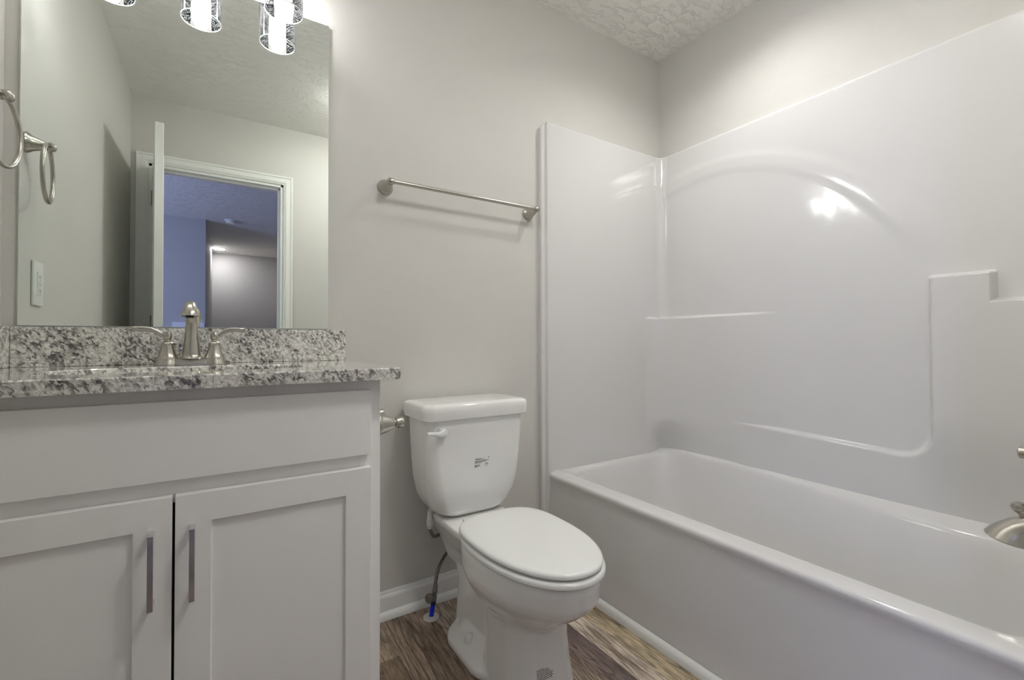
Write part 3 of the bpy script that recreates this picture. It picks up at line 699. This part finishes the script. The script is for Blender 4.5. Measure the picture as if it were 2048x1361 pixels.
# flush lever
m = MB(); m.lathe([(.0155, 0), (.0155, .010), (.012, .016), (0, .018)], (.613, -.2215, .664), (0, -1, 0))
pl = spline([(.613, -.236, .664), (.598, -.240, .662), (.582, -.243, .665), (.566, -.245, .668), (.552, -.246, .669)], 5)
rings = []
for i, p in enumerate(pl):
    t = i / (len(pl) - 1); hh = lerp(.0125, .0065, sst(0, .6, t)) * (.75 if t > .95 else 1)
    rings.append([(p[0], p[1] + .0055 * math.cos(a), p[2] + hh * math.sin(a)) for a in [2 * PI * k / 16 for k in range(16)]])
m.loft(rings); m.build('flush_lever', 'seat', to)
# bowl and pedestal, fused with a voxel remesh
def egg(hw, yb, yf, z, n=2.25, k=72, backflat=.0, cx=TX, ym=None):
    # widest at ym; front is half ellipse, back is squarer
    ym = ym if ym is not None else lerp(yb, yf, .40); out = []
    for i in range(k):
        t = 2 * PI * i / k; c, s = math.cos(t), math.sin(t)
        if s < 0: x = hw * math.copysign(abs(c) ** (2 / 2.12), c); y = ym - (ym - yf) * abs(s) ** (2 / 2.12)
        else:
            e = 2 / (n + backflat); x = hw * math.copysign(abs(c) ** e, c); y = ym + (yb - ym) * abs(s) ** e
        out.append((cx + x, y, z))
    return out
m = MB()
m.loft([egg(.085, -.36, -.60, .17), egg(.105, -.34, -.635, .205), egg(.128, -.31, -.675, .235), egg(.145, -.29, -.712, .262), egg(.154, -.275, -.738, .285), egg(.1575, -.265, -.752, .305), egg(.158, -.26, -.756, .345), egg(.155, -.262, -.752, .360), egg(.150, -.268, -.745, .3635)])
# deck under the tank
m.loft([rrect(.065, -.34, -.075, .20, .04), rrect(.08, -.35, -.05, .26, .04), rrect(.108, -.36, -.035, .32, .035), rrect(.120, -.37, -.03, .345, .03), rrect(.121, -.37, -.03, .358, .03), rrect(.117, -.36, -.034, .3635, .028)])
# front column
def col(hw, yb, yf, z): return rrect(hw, yf, yb, z, .05, bulge=.03)
m.loft([col(.112, -.40, -.60, 0), col(.110, -.40, -.598, .02), col(.103, -.40, -.590, .08), col(.098, -.40, -.585, .14), col(.098, -.40, -.585, .19), col(.105, -.38, -.60, .24)])
# trapway body and foot
m.loft([rrect(.078, -.42, -.15, 0, .05), rrect(.074, -.42, -.155, .08, .05), rrect(.070, -.42, -.16, .16, .05), rrect(.068, -.42, -.12, .24, .05)])
m.loft([rrect(.137, -.50, -.175, 0, .10), rrect(.137, -.50, -.175, .018, .10), rrect(.130, -.495, -.182, .026, .095), rrect(.105, -.47, -.20, .036, .08), rrect(.086, -.45, -.22, .055, .06), rrect(.07, -.43, -.24, .075, .05)])
bowl = m.build('bowl', 'porcelain', to)
rm = bowl.modifiers.new('remesh', 'REMESH'); rm.mode = 'VOXEL'; rm.voxel_size = .0042; rm.use_smooth_shade = True
sm = bowl.modifiers.new('smooth', 'SMOOTH'); sm.factor = .5; sm.iterations = 9
for sx in (-1, 1):
    o = MB().lathe([(.0165, .0), (.0165, .006), (.0145, .014), (.010, .022), (.004, .0255), (0, .026)], (TX + sx * .096, -.328, .036)).build('bolt_cap', 'seat', to)
# seat ring and lid
def seat_loft(hw, yb, yf, zz, roundr):
    r = []
    for g, z in zz: r.append(egg(hw - g, yb - g * .8, yf + g, z, n=3.0, backflat=.2, ym=lerp(yb, yf, .40), k=96))
    return MB().loft(r)
seat_loft(.1625, -.305, -.768, ((.009, .3675), (.003, .3690), (0, .3725), (0, .379), (.002, .3825), (.006, .385), (.014, .386)), 0).build('seat', 'seat', to)
o = seat_loft(.1585, -.290, -.762, ((.010, .3895), (.003, .3905), (0, .3935), (.0, .398), (.002, .4015), (.006, .4040), (.013, .4055), (.03, .4065), (.08, .4075)), 0)
o.build('lid', 'seat', to)
for sx in (-1, 1):
    MB().box(TX + sx * .07 - .018, TX + sx * .07 + .018, -.292, -.262, .363, .389).build('hinge', 'seat', to, bevel=.004)
# printed specification text (illegible small lines): bars laid on the surface
bpy.context.view_layer.update()
dg = bpy.context.evaluated_depsgraph_get()
def bvh(o):
    e = o.evaluated_get(dg); me = e.to_mesh(); me_v = [o.matrix_world @ v.co for v in me.vertices]; pf = [tuple(p.vertices) for p in me.polygons]; t = BVHTree.FromPolygons(me_v, pf); e.to_mesh_clear(); return t
def print_on(o, bars, d, name='printed_label', par=to, tilt=0):
    T = bvh(o); mm = MB()
    for (x0, x1, z, hgt) in bars:
        n = max(1, int((x1 - x0) / .004))
        for k in range(n):
            xs = [lerp(x0, x1, k / n), lerp(x0, x1, (k + 1) / n)]; vs = []
            for dz in (-hgt / 2, hgt / 2):
                for x in xs:
                    org = Vector((x, -1.2, z + dz + tilt * (x - x0))); hit = T.ray_cast(org, Vector(d))
                    if hit[0] is None: vs = None; break
                    vs.append(hit[0])
                if vs is None: break
            if vs:
                b = [v + Vector((0, -.0001, 0)) for v in vs]; fr_ = [v + Vector((0, -.0005, 0)) for v in vs]
                mm.add(b + fr_, [(4, 5, 7, 6), (0, 2, 3, 1), (0, 1, 5, 4), (2, 6, 7, 3), (0, 4, 6, 2), (1, 3, 7, 5)])
    if mm.v: mm.build(name, 'ink', par, smooth=False)
def words(x0, x1, z, hgt, seed):
    r = random.Random(seed); out = []; x = x0
    while x < x1 - .001:
        w = r.uniform(.004, .012); e = min(x + w, x1); out.append((x, e, z, hgt)); x = e + .0011
    return out
bars = []
for i, (a, b, z) in enumerate(((.737, .758, .5600), (.737, .772, .5572), (.735, .789, .5520), (.735, .781, .5490), (.735, .761, .5455), (.734, .752, .5385), (.734, .756, .5355), (.734, .746, .5325))):
    bars += words(a, b, z, .0013, i)
bars += [(.788, .790, .561, .004)]
bars += [(.776, .7768, .5365, .010), (.776, .786, .5412, .0008), (.7852, .786, .5385, .005), (.778, .784, .5385, .0008), (.779, .785, .5330, .0008)]
print_on(tank, bars, (0, 1, 0))
bars = []
for i in range(7): bars += words(.706, .740 + .004 * min(i, 3) - .012 * (i == 0), .094 - i * .0046, .0013, 20 + i)
bars += [(.753, .7542, .070, .016), (.7545, .760, .077, .001), (.7545, .760, .070, .001)]
print_on(bowl, bars, (0, 1, 0))

# water supply: floor escutcheon, blue stub, stop valve, braided hose
ws = thing('water_supply_line', (.628, -.096, 0), 'toilet water shutoff with blue pipe, round white floor flange and braided steel hose', 'water supply line')
MB().lathe([(.0275, .0003), (.0275, .004), (.025, .0065), (.010, .0075), (0, .0075)], (.628, -.096, 0)).build('floor_flange', 'ivory', ws)
MB().tube([(.629, -.096, .006), (.632, -.096, .030), (.637, -.097, .058)], .0080, 20).build('pipe', 'blue', ws)
MB().lathe([(.0092, 0), (.0096, .004), (.0092, .008)], (.635, -.0968, .046), (.12, 0, 1)).build('clamp_ring', 'rubber', ws)
MB().lathe([(.0085, 0), (.0095, .004), (.0095, .014), (.0082, .017), (.0082, .028), (.0095, .029), (.0095, .040), (.007, .043)], (.637, -.097, .058), (.13, 0, 1), n=20).build('stop_valve', 'valve', ws)
m = MB().lathe([(.0045, 0), (.0045, .018)], (.638, -.098, .0752), (-.9, -.45, .1), n=14); m.build('valve_stem', 'valve', ws)
m = MB(); c_ = Vector((.622, -.106, .0765)); ad_ = Vector((-.9, -.45, .1)).normalized(); m.lathe([(.0, 0), (.0145, .0005), (.0165, .002), (.0165, .012), (.015, .014), (0, .014)], c_, ad_, n=8); m.build('valve_knob', 'valve', ws, bevel=.001)
hp = spline([(.6425, -.097, .099), (.649, -.090, .125), (.668, -.070, .150), (.698, -.045, .168), (.735, -.024, .190), (.755, -.020, .218), (.735, -.021, .243), (.698, -.038, .258), (.660, -.070, .266), (.638, -.094, .280), (.6255, -.100, .300), (.6215, -.100, .318)], 8)
MB().tube(hp, .0063, 16).build('braided_hose', 'braid', ws)
MB().lathe([(.0085, 0), (.0085, .012), (.0075, .014)], (.6425, -.097, .096), (.12, 0, 1), n=6).build('hose_nut', 'valve', ws)
MB().lathe([(.0085, 0), (.010, .010), (.012, .012), (.012, .030), (.009, .032), (.009, .06)], (.6215, -.100, .312), n=8).build('coupling_nut', 'ivory', ws)
